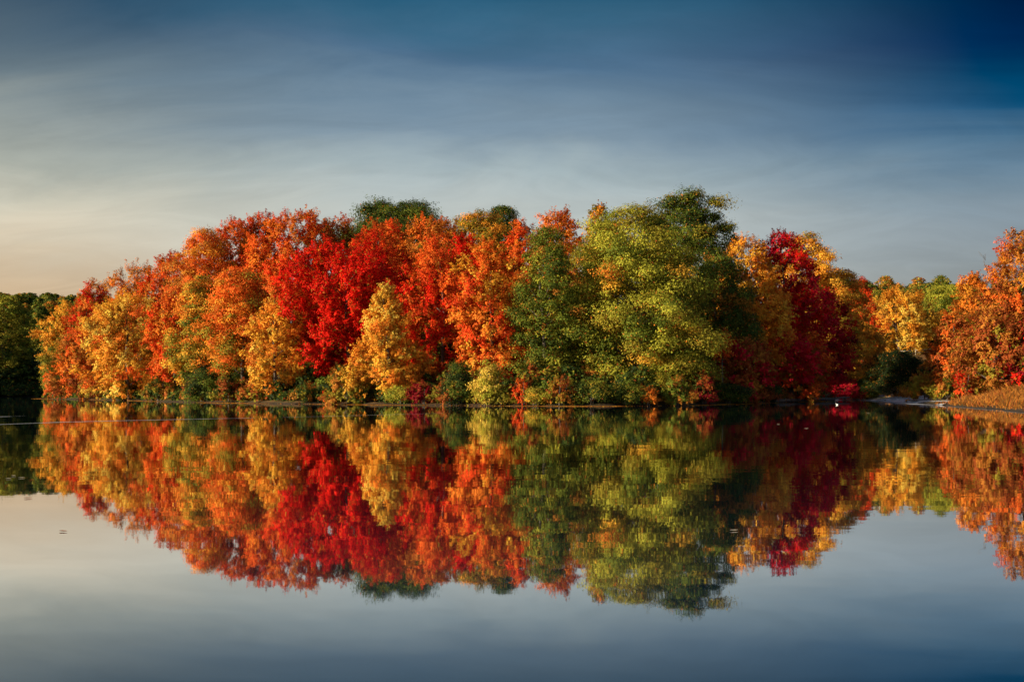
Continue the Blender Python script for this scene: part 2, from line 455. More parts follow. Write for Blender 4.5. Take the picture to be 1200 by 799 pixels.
# name, label, px, top, bot, half width, depth, style, palette, texture, extra
TREES = [
 # ---- left end of the point
 ("maple_tree", "golden yellow tree at the far left tip of the point, above a low green one", 77, 353, 428, 25, 197, "round", P(("gold", 1), ("amber", .7), ("olive", .5, -1)), "spray", {}),
 ("small_tree", "low olive green tree at the left tip, at the dark water's edge", 68, 404, 466, 15, 190, "column", P(("olive", 1), ("green", 1), ("amber", .3, 1)), "clump", {}),
 ("maple_tree", "dark red topped tree rising just right of the golden left tip", 108, 332, 420, 27, 192, "round", P(("crimson", .8, .8), ("scarlet", .8), ("flame", .5), ("bronze", .9)), "spray", {}),
 ("maple_tree", "low spreading red orange tree leaning over the water at the left end", 106, 386, 464, 38, 173, "bush", P(("flame", 1), ("orange", .7), ("bronze", .9), ("russet", .5, -1)), "spray", {"up": .2}),
 ("maple_tree", "broad bright yellow gold tree at left, reaching down to the waterline", 152, 343, 463, 46, 152, "dome", P(("gold", 1), ("yellow", .9, .3), ("amber", .8, -.4), ("flame", .25, -1)), "spray", {}),
 ("maple_tree", "thin copper brown tree with bare twigs on top, behind the broad yellow one", 165, 309, 420, 40, 172, "dome", P(("bronze", 1), ("orange", .8), ("amber", .4)), "spray", {"bare": 14, "dens": .72}),
 ("maple_tree", "narrow upright scarlet orange tree right of the broad yellow one", 205, 345, 446, 24, 137, "column", P(("flame", 1), ("scarlet", .8), ("orange", .7)), "spray", {}),
 ("maple_tree", "orange red tree with a twiggy top, behind the narrow scarlet one", 203, 296, 400, 36, 166, "dome", P(("flame", 1), ("bronze", .8), ("scarlet", .6)), "spray", {"bare": 6}),
 ("maple_tree", "bronze gold tree on the rising left shoulder of the skyline", 240, 270, 380, 38, 150, "dome", P(("bronze", .8), ("amber", .9, -.3), ("flame", .7, .5)), "clump", {}),
 ("oak_tree", "olive gold tree with rounded clumps, dark green bush at its foot", 238, 322, 446, 33, 134, "round", P(("olive", 1), ("gold", .8), ("orange", .6, .6), ("green", .5, -1)), "clump", {}),
 ("maple_tree", "red orange tree with a rounded crown, left shoulder of the skyline", 273, 255, 370, 43, 157, "dome", P(("flame", 1), ("scarlet", .7), ("bronze", .5)), "spray", {}),
 ("maple_tree", "orange and gold tree mid height, left of the big scarlet crown", 283, 312, 440, 38, 128, "round", P(("flame", .9, .5), ("orange", 1), ("amber", .6), ("olive", .5, -.5)), "clump", {}),
 ("maple_tree", "pale yellow orange tree in front left of the crimson one, touching water", 324, 346, 469, 35, 112, "dome", P(("gold", 1, .3), ("amber", 1), ("yellow", .4), ("orange", .5)), "spray", {}),
 ("maple_tree", "scarlet tree low on the skyline between two orange crowns at left", 306, 251, 360, 32, 160, "dome", P(("scarlet", 1), ("flame", .9), ("bronze", .3)), "spray", {}),
 ("maple_tree", "big orange scarlet tree forming the left peak of the skyline", 346, 246, 370, 50, 146, "dome", P(("flame", 1), ("orange", .8), ("scarlet", .8)), "spray", {"bare": 3}),
 ("maple_tree", "dull olive red tree on the skyline dip left of the dark green crown", 390, 254, 350, 42, 150, "dome", P(("bronze", 1), ("flame", .6), ("olive", .4, .5), ("russet", .5)), "spray", {"bare": 4}),
 ("maple_tree", "brilliant pure crimson maple, vase shaped, the reddest tree on the point", 404, 282, 466, 70, 113, "vase", P(("crimson", 1), ("crimson", 1), ("scarlet", .2)), "spray", {"up": .75, "dens": 1.1}),
 ("maple_tree", "deep red orange tree just right of and behind the crimson maple", 443, 260, 385, 44, 124, "dome", P(("scarlet", .8), ("crimson", 1, -.8), ("flame", .6, .8)), "spray", {}),
 ("maple_tree", "slender cone shaped bright yellow tree between two red ones, touching water", 455, 330, 469, 47, 100, "cone", P(("yellow", .8, .8), ("gold", 1), ("amber", 1.1, -.6), ("orange", .6, -.8)), "spray", {"lobes": .24}),
 ("oak_tree", "dark green domed tree behind, highest on the skyline left of centre", 469, 235, 330, 68, 172, "dome", P(("dark", 1), ("green", .7)), "clump", {"dens": 1.6, "lobes": .07}),
 ("maple_tree", "copper orange tree below the dark green dome", 508, 253, 360, 52, 138, "dome", P(("bronze", .8), ("orange", .9), ("flame", .7)), "spray", {}),
 ("maple_tree", "orange red tree top left below the dark green dome", 458, 258, 350, 30, 150, "dome", P(("flame", 1), ("orange", .5), ("scarlet", .5)), "spray", {}),
 ("maple_tree", "scarlet tree turning deep red at its base, right of the yellow cone", 511, 282, 464, 52, 108, "round", P(("scarlet", 1), ("flame", .8, .8), ("crimson", 1, -.9)), "spray", {}),
 ("maple_tree", "dark red slim tree between the scarlet and the orange gold trees", 545, 275, 440, 32, 122, "column", P(("crimson", 1), ("scarlet", .8)), "spray", {}),
 ("oak_tree", "olive gold round tree on the skyline, centre, beside dark green tops", 561, 244, 330, 40, 158, "dome", P(("olive", 1), ("amber", .8), ("bronze", .5)), "clump", {}),
 ("oak_tree", "dark green tree peeping over the skyline at centre", 590, 241, 330, 28, 172, "dome", P(("dark", 1), ("green", .6)), "clump", {"dens": 1.5}),
 ("maple_tree", "orange tree with golden patches, left of the green oak, above a yellow bush", 572, 280, 462, 46, 101, "round", P(("orange", .9), ("flame", 1, -.3), ("gold", .5, .5), ("scarlet", .7, -.6)), "spray", {}),
 ("maple_tree", "flame red tree rising behind the orange gold one, left of green oak", 606, 258, 440, 27, 112, "column", P(("flame", 1, .5), ("scarlet", 1), ("orange", .4)), "spray", {"bare": 6}),
 ("maple_tree", "light orange feathery tree behind the top of the left green oak", 656, 244, 360, 38, 128, "dome", P(("orange", 1), ("flame", .8)), "spray", {"bare": 4}),
 ("oak_tree", "mid green oak left of the huge yellow green oak, reaching the water", 640, 267, 464, 32, 98, "column", P(("green", 1.3), ("dark", .5), ("olive", .4), ("lime", .3), ("bronze", .1, .5)), "clump", {"lobes": .26}),
 ("maple_tree", "orange tipped tree poking over the left shoulder of the huge oak", 699, 237, 330, 24, 126, "dome", P(("amber", 1), ("bronze", .7), ("olive", .8)), "spray", {}),
 ("oak_tree", "huge yellow green oak on the nose of the point, widest crown of all", 748, 241, 468, 82, 101, "dome", P(("lime", 1.9), ("olive", .7), ("green", .8), ("gold", .2, -.3), ("orange", .14, -.2)), "clump", {"lobes": .2}),
 ("oak_tree", "tall dark green tree behind the huge oak, highest crown of the point", 803, 225, 420, 58, 125, "dome", P(("dark", 1), ("green", .7), ("olive", .15, .8)), "clump", {"dens": 1.35}),
 ("oak_tree", "olive brown tree standing inside the wood behind the huge oak's left half", 716, 268, 440, 50, 121, "dome", P(("olive", 1), ("green", .7), ("bronze", .5)), "clump", {}),
 # ---- right, shaded flank
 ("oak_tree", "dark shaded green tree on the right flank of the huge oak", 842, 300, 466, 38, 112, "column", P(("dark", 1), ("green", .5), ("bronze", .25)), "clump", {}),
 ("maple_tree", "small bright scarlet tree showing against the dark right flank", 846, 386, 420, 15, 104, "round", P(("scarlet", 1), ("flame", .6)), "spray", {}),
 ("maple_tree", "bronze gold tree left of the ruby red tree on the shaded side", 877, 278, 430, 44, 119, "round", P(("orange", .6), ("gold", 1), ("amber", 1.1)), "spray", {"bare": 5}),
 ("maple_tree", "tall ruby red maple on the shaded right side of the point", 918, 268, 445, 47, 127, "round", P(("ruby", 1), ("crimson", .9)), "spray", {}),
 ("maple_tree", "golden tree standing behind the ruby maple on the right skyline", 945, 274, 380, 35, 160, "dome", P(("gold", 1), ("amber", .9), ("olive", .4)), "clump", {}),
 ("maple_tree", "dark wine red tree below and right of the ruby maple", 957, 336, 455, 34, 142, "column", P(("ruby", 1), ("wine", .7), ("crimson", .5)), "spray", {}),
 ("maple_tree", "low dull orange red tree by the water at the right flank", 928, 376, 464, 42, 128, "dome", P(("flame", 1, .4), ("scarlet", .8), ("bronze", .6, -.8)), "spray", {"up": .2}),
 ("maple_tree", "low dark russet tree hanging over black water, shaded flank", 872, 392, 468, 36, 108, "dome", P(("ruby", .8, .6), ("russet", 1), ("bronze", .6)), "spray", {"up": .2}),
 ("maple_tree", "olive gold tree between the wine red tree and the coral topped one", 984, 316, 448, 28, 166, "column", P(("olive", .4), ("amber", 1), ("gold", .6), ("orange", .5)), "clump", {}),
 ("maple_tree", "coral red topped tree at the mouth of the cove", 1006, 324, 440, 25, 182, "round", P(("scarlet", 1, .8), ("flame", .7), ("bronze", .7, -1)), "spray", {}),
 ("maple_tree", "bronze gold low tree at the cove, lit leaves beside dark shrub", 1016, 378, 450, 22, 175, "round", P(("amber", 1), ("bronze", .8), ("gold", .6)), "spray", {}),
 ("maple_tree", "golden tree glowing at the back of the cove above the dark shrub", 1055, 337, 424, 42, 205, "round", P(("gold", 1), ("amber", 1), ("yellow", .4)), "spray", {"dens": .8}),
 ("oak_tree", "yellow green tree beyond the rail fence, right of the golden cove tree", 1104, 334, 420, 30, 235, "dome", P(("lime", 1), ("green", 1)), "clump", {}),
 # ---- right bank, its shade put into darker leaf palettes
 ("maple_tree", "large orange tree at the right edge of the picture, bare twigs on top", 1198, 271, 446, 56, 114, "dome", P(("orange", .7, .9), ("amber", .3, .8), ("flame", .5), ("bronze", 1.2, -.3), ("russet", 1.1, -.5)), "spray", {"bare": 12}),
 ("maple_tree", "lighter orange tree just left of the large one on the right bank", 1141, 318, 440, 26, 122, "round", P(("amber", .4, .8), ("orange", .8, .5), ("bronze", 1), ("russet", .5, -.5)), "spray", {}),
 ("maple_tree", "low russet tree with drooping branches at the left of the right bank", 1121, 364, 456, 35, 112, "dome", P(("russet", .9), ("bronze", .9), ("flame", .7)), "spray", {"up": .05}),
 ("maple_tree", "olive bronze tree with sweeping branches in front of the large orange tree", 1164, 364, 459, 40, 104, "dome", P(("bronze", 1), ("olive", .4), ("russet", 1.3)), "spray", {"up": .0}),
 ("maple_tree", "dark crimson tree at the right edge, in front of the orange one", 1203, 370, 462, 28, 102, "round", P(("crimson", .25), ("wine", 1), ("russet", .6)), "spray", {}),
 ("maple_tree", "tall amber tree just outside the right edge", 1275, 262, 450, 60, 110, "dome", P(("amber", 1), ("bronze", .8)), "spray", {"leafk": 1.3}),
]
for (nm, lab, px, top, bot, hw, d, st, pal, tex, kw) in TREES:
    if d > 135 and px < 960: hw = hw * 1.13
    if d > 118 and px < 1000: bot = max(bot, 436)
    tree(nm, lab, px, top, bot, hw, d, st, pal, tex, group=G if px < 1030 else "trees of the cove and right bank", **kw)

tree("birch_tree", "pale trunked tree with two white stems above the ruby bush by the cove", 988, 392, 432, 18, 170, "round",
     P(("amber", 1), ("bronze", 1), ("olive", .6)), "spray", bark=M_BIRCH, stems=2, group=G, nlimb=5)

# ------------------------------------------------------------------ shrubs along the water, overhang shade mixed in as dark leaf colours
GS = "shrubs along the shore"
SH = [
 ("olive red shrub at the waterline under the left end's red orange tree", 112, 448, 17, 172, ("russet", "olive", "bronze")),
 ("olive green shrub at the foot of the broad yellow tree", 143, 446, 18, 152, ("olive", "green", "lime")),
 ("yellow olive shrub under the narrow scarlet tree", 186, 443, 22, 136, ("olive", "dark", "bronze")),
 ("rounded plain green shrub at the foot of the olive gold tree", 238, 432, 20, 126, ("dark", "green", "pine")),
 ("dark brown shrub in shade left of the pale yellow orange tree", 268, 440, 17, 119, ("russet", "dark", "olive")),
 ("orange brown shrub at the foot of the crimson maple, left side", 357, 452, 17, 107, ("bronze", "olive", "dark")),
 ("olive brown shrub right below the crimson maple", 408, 428, 24, 106, ("olive", "dark", "bronze")),
 ("small russet red shrub low at the waterline below the crimson maple", 391, 458, 13, 103, ("russet", "crimson", "scarlet")),
 ("olive green shrub left of the cone shaped yellow tree", 424, 446, 17, 101, ("olive", "dark", "dark")),
 ("yellow green shrub at the foot of the cone shaped yellow tree", 470, 453, 16, 96, ("lime", "olive", "green")),
 ("dark red shrub at the waterline below the scarlet tree", 497, 447, 18, 95, ("wine", "russet", "wine")),
 ("dark green shrub in the gap below the scarlet and orange trees", 538, 424, 17, 101, ("dark", "pine", "green")),
 ("olive brown shrub right of the dark red shrub", 528, 446, 20, 95, ("olive", "russet", "dark")),
 ("round yellow green shrub standing out left of the green oak", 571, 423, 16, 94, ("lime", "yellow", "olive")),
 ("low olive shrub beneath the round yellow green shrub", 586, 452, 18, 91, ("olive", "lime", "green")),
 ("small red orange shrub at the foot of the mid green oak", 612, 443, 11, 93, ("scarlet", "flame", "russet")),
 ("yellow olive shrub hanging over the water below the mid green oak", 628, 455, 18, 90, ("lime", "olive", "gold")),
 ("russet orange shrub between the two green oaks", 655, 442, 18, 91, ("bronze", "olive", "russet")),
 ("green shrub below the left side of the huge oak", 692, 446, 18, 89.5, ("dark", "green", "olive")),
 ("green shrub below the middle of the huge oak", 732, 449, 18, 89.5, ("dark", "olive", "green")),
 ("small vivid orange shrub at the waterline below the huge oak", 758, 451, 14, 90, ("flame", "orange", "bronze")),
 ("dull olive shrub in half shade right of the orange one", 792, 438, 26, 92, ("olive", "green", "bronze")),
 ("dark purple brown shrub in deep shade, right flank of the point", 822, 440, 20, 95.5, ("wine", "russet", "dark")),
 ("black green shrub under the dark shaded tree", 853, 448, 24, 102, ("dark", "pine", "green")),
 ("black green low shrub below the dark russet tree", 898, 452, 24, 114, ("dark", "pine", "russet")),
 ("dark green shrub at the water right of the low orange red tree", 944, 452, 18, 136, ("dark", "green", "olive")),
 ("ruby magenta shrub in front of the white stems at the cove", 989, 443, 20, 161, ("ruby", "wine", "ruby")),
 ("small green shrub with yellow leaves right of the ruby shrub", 1015, 441, 13, 172, ("green", "gold", "dark")),
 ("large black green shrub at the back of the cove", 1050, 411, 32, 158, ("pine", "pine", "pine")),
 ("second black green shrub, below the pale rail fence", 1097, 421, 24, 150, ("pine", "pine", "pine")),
 ("olive bronze shrub on the marsh bank before the black green ones", 1086, 436, 26, 122, ("olive", "bronze", "amber")),
 ("coral red shrub under the russet tree on the right bank", 1130, 435, 12, 103, ("russet", "crimson", "scarlet")),
 ("olive shrub on the right bank, left of the sweeping olive bronze tree", 1108, 446, 17, 105, ("olive", "bronze", "green")),
]
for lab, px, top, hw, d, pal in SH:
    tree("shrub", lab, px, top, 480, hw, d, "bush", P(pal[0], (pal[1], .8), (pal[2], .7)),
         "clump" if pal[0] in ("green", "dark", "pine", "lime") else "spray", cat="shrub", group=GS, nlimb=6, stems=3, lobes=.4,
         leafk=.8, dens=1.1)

# ------------------------------------------------------------------ undergrowth inside the wood, leaf colours darkened to carry canopy shade
rng = np.random.default_rng(21)
qs, cs, pts_ = [], [], []
for _ in range(6000):
    i = rng.random() * 13.2 + 9.6
    bx = np.interp(i, np.arange(len(LAKE)), LAKE[:, 0]); by = np.interp(i, np.arange(len(LAKE)), LAKE[:, 1])
    inl = 1.2 + 34 * rng.random() ** 1.8
    ux, uy = np.array([bx, by]) - np.array([-5, 190]) ; L_ = math.hypot(ux, uy)
    bx, by = bx - ux / L_ * inl, by - uy / L_ * inl
    if all((bx - a) ** 2 + (by - b) ** 2 > (1.5 + .05 * inl) ** 2 for a, b in pts_): pts_.append((bx, by))
sdv = sdist([p[0] for p in pts_], [p[1] for p in pts_])
for (bx, by), sd in zip(pts_, sdv):
    if sd < 0.15: continue
    H = min(1.0 + .27 * sd, 8.5) * rng.uniform(.6, 1.35); R = .9 + .22 * H
    kind = rng.random()
    pal = P(("green", .6), ("dark", 1.2), ("pine", .6)) if kind < .55 else P(("olive", 1), ("russet", .5), ("dark", .9)) if kind < .8 else P(("russet", 1), ("bronze", .7), ("olive", .4))
    q, c_, _ = foliage(rng, 0.02, H, R, "dome", pal, .0030 * max(by, 90) * (1 if sd < 10 else 1.4), "clump" if kind < .6 else "spray", .8)
    qs.append(q + np.array([bx, by, float(th(bx, by))])); cs.append(c_)
tag(mesh_obj("undergrowth", quad_mesh("undergrowth", np.concatenate(qs), np.concatenate(cs)), M_LEAF),
    "tangled low undergrowth filling the floor of the autumn wood", "undergrowth", kind="stuff")
print("undergrowth", len(qs), sum(map(len, qs)) // 4)

# ------------------------------------------------------------------ far hill
tree("oak_tree", "yellow green tree catching light before the dark hillside at the left edge", 6, 345, 440, 26, 303, "dome",
     P(("olive", 1), ("lime", .5, 1), ("green", 1)), "clump", leafk=.8, group="trees of the left shore")
rng = np.random.default_rng(7)
qs, cs = [], []
spots = []
for (n_, d0, d1, p0, p1, sp) in ((900, 299, 350, -150, 105, 6.0), (600, 345, 560, -120, 112, 9.5), (3800, 560, 720, -400, 150, 9.5), (700, 385, 450, 960, 1330, 8.5)):
    for _ in range(n_):
        d = rng.uniform(d0, d1); px = rng.uniform(p0, p1)
        x, y = at(px, d)
        if all((x - a) ** 2 + (y - b) ** 2 > sp ** 2 for a, b in spots): spots.append((x, y))
for _ in range(4000):
    if rng.random() < .75: x, y = rng.uniform(-430, -130), rng.uniform(60, 560)
    else: x, y = rng.uniform(85, 260), rng.uniform(40, 385)
    if x > -.56 * y - 12 and x < 0: continue
    if all((x - a) ** 2 + (y - b) ** 2 > 9.5 ** 2 for a, b in spots): spots.append((x, y))
sd_ = sdist([p[0] for p in spots], [p[1] for p in spots])
spots = [p for p, k_ in zip(spots, sd_) if k_ > 3]
print("wood", len(spots))
for x, y in spots:
    zb = float(th(x, y)); H = rng.uniform(9, 15) if y < 400 and x > -.56 * y else rng.uniform(11, 16); R = rng.uniform(4.0, 6.0)
    k_ = rng.random()
    pal = P(("dark", 1.2), ("green", 1), ("olive", .1)) if k_ < .55 or y < 400 else P(("green", 1), ("olive", 1)) if k_ < .85 else P(("bronze", 1), ("olive", 1))
    if y < 400 and k_ < .8: pal = P(("dark", 1), ("pine", 1.2))  # near-black greens put the left shore's shade into the leaf colour
    q, col, _ = foliage(rng, 0.5, H, R, "dome", pal, 1.5 if abs(x) > .56 * y + 4 else .8 if y < 500 else 1.3, "clump", .9)
    qs.append(q + np.array([x, y, zb])); cs.append(col)
for _ in range(260):
    d = rng.uniform(292, 312); x, y = at(rng.uniform(-120, 62), d)
    if not 0.2 < float(sdist(x, y)) < 8: continue
    q, col, _ = foliage(rng, 0.02, rng.uniform(1.2, 4), rng.uniform(1.5, 2.6), "bush", P(("dark", 1), ("pine", 1)), .5, "clump", 1.0)
    qs.append(q + np.array([x, y, float(th(x, y))])); cs.append(col)
tag(mesh_obj("hillside_wood", quad_mesh("hillside_wood", np.concatenate(qs), np.concatenate(cs)), M_LEAF),
    "dark green wood covering the far hills behind the lake", "wood", kind="stuff")

CREST = [("dark green rounded crown on the far crest, leftmost, beside the coral topped tree", 1022, 333, 17), ("grey green crown on the far crest above the golden cove tree's left side", 1045, 335, 18),
 ("low olive crown on the far crest above the golden cove tree's right side", 1068, 336, 17), ("mid green crown on the far crest behind the yellow green tree", 1090, 332, 20),
 ("small dark crown on the far crest right of the yellow green tree", 1118, 333, 17), ("dark crown on the far crest half behind the right bank's trees", 1140, 334, 20)]
for lab, px, top, hw in CREST:
    tree("oak_tree", lab, px, top, 395, hw, 385 + (px * 7) % 25, "dome", P(("dark", 1), ("green", .9), ("olive", .4)), "clump",
         group="trees on the far crest", leafk=.8, nlimb=5)
for lab, px, top, hw, d in [("dull green tree filling behind the golden cove tree", 1075, 352, 26, 265),("dusky olive tree behind the coral topped tree", 1030, 356, 24, 262),
                        ("dusky green tree behind the lighter orange tree of the right bank", 1125, 350, 26, 250)]:
    tree("oak_tree", lab, px, top, 440, hw, d, "dome", P(("dark", .8), ("green", 1), ("olive", .7)), "clump", group="trees on the far crest", leafk=.9, nlimb=5)

# ------------------------------------------------------------------ marsh grass of the right bank, its browns darkened for shade
rng = np.random.default_rng(11)
def blades(xs, ys, h, pal, w=0.035):
    n = len(xs); z = th(xs, ys)
    p = np.stack([xs, ys, z - 0.03], -1)
    a = rng.random(n) * 2 * PI
    hx = np.stack([np.cos(a), np.sin(a), 0 * a], -1) * (w * rng.uniform(.6, 1.4, n))[:, None]
    tip = np.stack([rng.normal(0, .5, n), rng.normal(0, .5, n), np.ones(n)], -1) * h[:, None]
    q = np.stack([p - hx, p + hx, p + tip * .55 + hx * .7 + np.array([0, 0, .03]), p + tip], 1).reshape(-1, 3)
    col = np.array([C[k] for k in pal])[rng.integers(0, len(pal), n)] * rng.uniform(.6, 1.1, (n, 1))
    return q, col
xs = rng.uniform(30, 75, 420000); ys = rng.uniform(52, 165, 420000)
ds = sdist(xs, ys)
pat = np.sin(xs * .5 + 1) * np.sin(ys * .33) + .6 * np.sin(xs * 1.3 + ys * .8)
pxx = 600 + F * xs / ys
ok = (ds > np.where((pxx < 1118) & (ys > 96), 4.5 + 1.5 * pat, 0.15)) & (ds < 17 + 3 * pat) & (rng.random(len(xs)) < np.clip(.55 + .35 * pat, .12, 1))
xs, ys = xs[ok], ys[ok]
q, col = blades(xs, ys, rng.uniform(.2, .6, len(xs)) * (.75 + .5 * np.clip(pat[ok], -1, 1) + .5 * (np.sin(xs * 2.1) * np.sin(ys * 1.1 + xs) > .55)), ["bronze", "litter", "litter", "bronze", "russet"], .028)
tag(mesh_obj("marsh_grass", quad_mesh("marsh_grass", q, col), M_GRASS), "rust brown marsh grass covering the right bank", "grass", kind="stuff")

# leaves drifted along the waterline
px_ = np.concatenate([np.interp(rng.random(14000) * (len(LAKE) - 1), np.arange(len(LAKE)), LAKE[:, 0])])
k = rng.random(60000) * 13 + 10
xs = np.interp(k, np.arange(len(LAKE)), LAKE[:, 0]) + rng.normal(0, 1.3, 60000)
ys = np.interp(k, np.arange(len(LAKE)), LAKE[:, 1]) + rng.normal(0, 1.3, 60000)
ds = sdist(xs, ys)
ok = (ds < -0.02) & (ds > -3.5) & (rng.random(60000) < np.exp(ds * 1.3) * np.clip(.5 + .6 * np.sin(xs * .33 + .5 * np.sin(ys * .5)), .06, 1))
xs, ys = xs[ok], ys[ok]; n = len(xs)
p = np.stack([xs, ys, rng.uniform(.006, .02, n)], -1)
nn = norm(np.array([0, 0, 1.0]) + rng.normal(0, .12, (n, 3))); ax = rng.normal(0, 1, (n, 3))
L = rng.uniform(.09, .2, n)
q = leaf_quads(rng, p, nn, ax, L, L * .7)
col = np.array([C[c_] for c_ in ("amber", "gold", "bronze", "orange")])[rng.integers(0, 4, n)]
tag(mesh_obj("floating_leaves", quad_mesh("floating_leaves", q, col), M_LEAF), "fallen orange leaves drifted in a line along the shore", "leaves", kind="stuff")

# ------------------------------------------------------------------ ripple streaks on the water
def streak(name, label, pts, widths, z, seed, mat=None):
    """pts: (px, py) along a wind line on the water, turned into lake positions"""
    r = np.random.default_rng(seed)
    W = []
    for (px, py) in pts:
        d = F * CAMH / (py - HOR); W.append(at(px, d))
    W = np.array(W); s = np.linspace(0, len(W) - 1, 60)
    cx = np.interp(s, np.arange(len(W)), W[:, 0]); cy = np.interp(s, np.arange(len(W)), W[:, 1])
    wd = np.interp(s, np.arange(len(W)), widths) * r.uniform(.45, 1.25, 60)
    cy = cy + r.normal(0, .05, 60)
    wd[0] = wd[-1] = 0.02
    v = [(a, b - w / 2, z) for a, b, w in zip(cx, cy, wd)] + [(a, b + w / 2, z) for a, b, w in zip(cx, cy, wd)]
    f = [(i, i + 1, 61 + i, 60 + i) for i in range(59)]
    tag(mesh_obj(name, poly_mesh(name, v, f), mat or M_GLEAM), label, "ripples", kind="structure")
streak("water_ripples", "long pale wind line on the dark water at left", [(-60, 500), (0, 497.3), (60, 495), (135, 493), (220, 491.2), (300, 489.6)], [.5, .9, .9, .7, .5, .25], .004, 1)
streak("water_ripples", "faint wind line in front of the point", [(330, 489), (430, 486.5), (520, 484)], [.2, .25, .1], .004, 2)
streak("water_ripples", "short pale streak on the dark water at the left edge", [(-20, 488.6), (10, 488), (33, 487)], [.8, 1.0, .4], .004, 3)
# sloping wet mud at the mouth of the cove, left bare in bands
gx_ = np.arange(40, 68, .22); gy_ = np.arange(94, 166, .22)
XX, YY = np.meshgrid(gx_, gy_); ZZ = np.maximum(th(XX, YY), 0) + .03
SD = sdist(XX, YY); PXX = 600 + F * XX / YY
band = np.sin(SD * 2.3 + .35 * YY + 1.2 * np.sin(YY * .21)) + .7 * np.sin(XX * 1.7 + YY * .9) + .5 * np.sin(SD * 5.1 + YY * .13)
keep = (SD > -2.2) & (SD < 5.2) & (PXX > 978) & (PXX < 1112) & (band > -.25)
keep = keep[:-1, :-1]
ii = np.arange(XX.size).reshape(XX.shape)
qd = np.stack([ii[:-1, :-1], ii[:-1, 1:], ii[1:, 1:], ii[1:, :-1]], -1)[keep]
allv = np.stack([XX, YY, ZZ], -1).reshape(-1, 3)
used, inv = np.unique(qd, return_inverse=True)
me = poly_mesh("mud_flat", allv[used], [tuple(int(k_) for k_ in f_) for f_ in inv.reshape(-1, 4)])
tag(mesh_obj("mud_flat", me, M_MUD), "pale wet mud banks at the mouth of the cove", "mud", kind="structure")
streak("mud_flat", "thin pale mud line along the right bank", [(1080, 474.8), (1120, 477.6), (1150, 480.3), (1190, 484.2), (1230, 487.5)], [1.2, .7, .5, .35, .3], .05, 6, M_MUD)

# ------------------------------------------------------------------ small things
# fallen log at the cove
T = Tubes()
x0, y0 = at(905, 119); x1, y1 = at(992, 152)
n = 9; pts = [(x0 + (x1 - x0) * i / (n - 1), y0 + (y1 - y0) * i / (n - 1) - 1.2, .18 + .25 * i / (n - 1) + .06 * math.sin(i * 1.9)) for i in range(n)]
T.add(pts, [.24 - .016 * i for i in range(n)], 9)
root = tag(empty("fallen_log", (0, 0, 0)), "long dark fallen log lying at the water's edge by the cove", "log")
mesh_obj("log_trunk", T.mesh("log_trunk"), M_BARK, root)
for i in (3, 5, 6):
    B = Tubes(); p0 = np.array(pts[i]); B.add([p0, p0 + np.array([.3, -.2, .6]), p0 + np.array([.9, -.3, 1.0])], [.08, .05, .02], 5)
    mesh_obj("branch", B.mesh("branch"), M_BARK, root)

# water bird: a small white bird afloat
bx, by = at(981, 96)
root = tag(empty("white_waterbird", (bx, by, 0)), "small white bird afloat on dark water off the ruby bush", "bird")
prof = [(-.30, .02, .13), (-.24, .07, .12), (-.12, .12, .10), (0, .135, .095), (.12, .115, .10), (.2, .075, .13), (.235, .05, .2), (.25, .04, .28), (.28, .048, .34), (.33, .035, .345), (.36, .015, .335)]
T = Tubes()
T.add([(a, 0, c_ + .02) for a, r_, c_ in prof], [r_ for a, r_, c_ in prof], 12)
body = mesh_obj("body", T.mesh("body"), M_WHITE, root)
T = Tubes(); T.add([(.355, 0, .352), (.39, 0, .345), (.42, 0, .338)], [.015, .012, .004], 6)
mesh_obj("bill", T.mesh("bill"), M_BILL, root)
root.rotation_euler = (0, 0, 2.6); root.scale = (0.38,) * 3

# rail fence beyond the cove
fx0, fy0 = at(1056, 198); fx1, fy1 = at(1122, 206)
root = tag(empty("rail_fence", (fx0, fy0, float(th(fx0, fy0)))), "pale wooden rail fence on the rise behind the black green shrubs", "fence")
o0 = np.array(root.location)
def box_tube(a, b, w):
    T = Tubes(); T.add([a, (np.array(a) + np.array(b)) / 2, b], [w, w, w], 4); return T
NP = 5; P0 = []
for i in range(NP):
    u = i / (NP - 1); x, y = fx0 + (fx1 - fx0) * u, fy0 + (fy1 - fy0) * u
    z = float(th(x, y)); P0.append(np.array([x, y, z]) - o0)
    mesh_obj("post", box_tube(P0[-1] + (0, 0, -.3), P0[-1] + (0, 0, 1.25), .09).mesh("post"), M_WOOD, root)
for i in range(NP - 1):
    for hz in (.55, 1.05):
        mesh_obj("rail", box_tube(P0[i] + (.0, -.1, hz), P0[i + 1] + (0, -.1, hz), .09).mesh("rail"), M_WOOD, root)

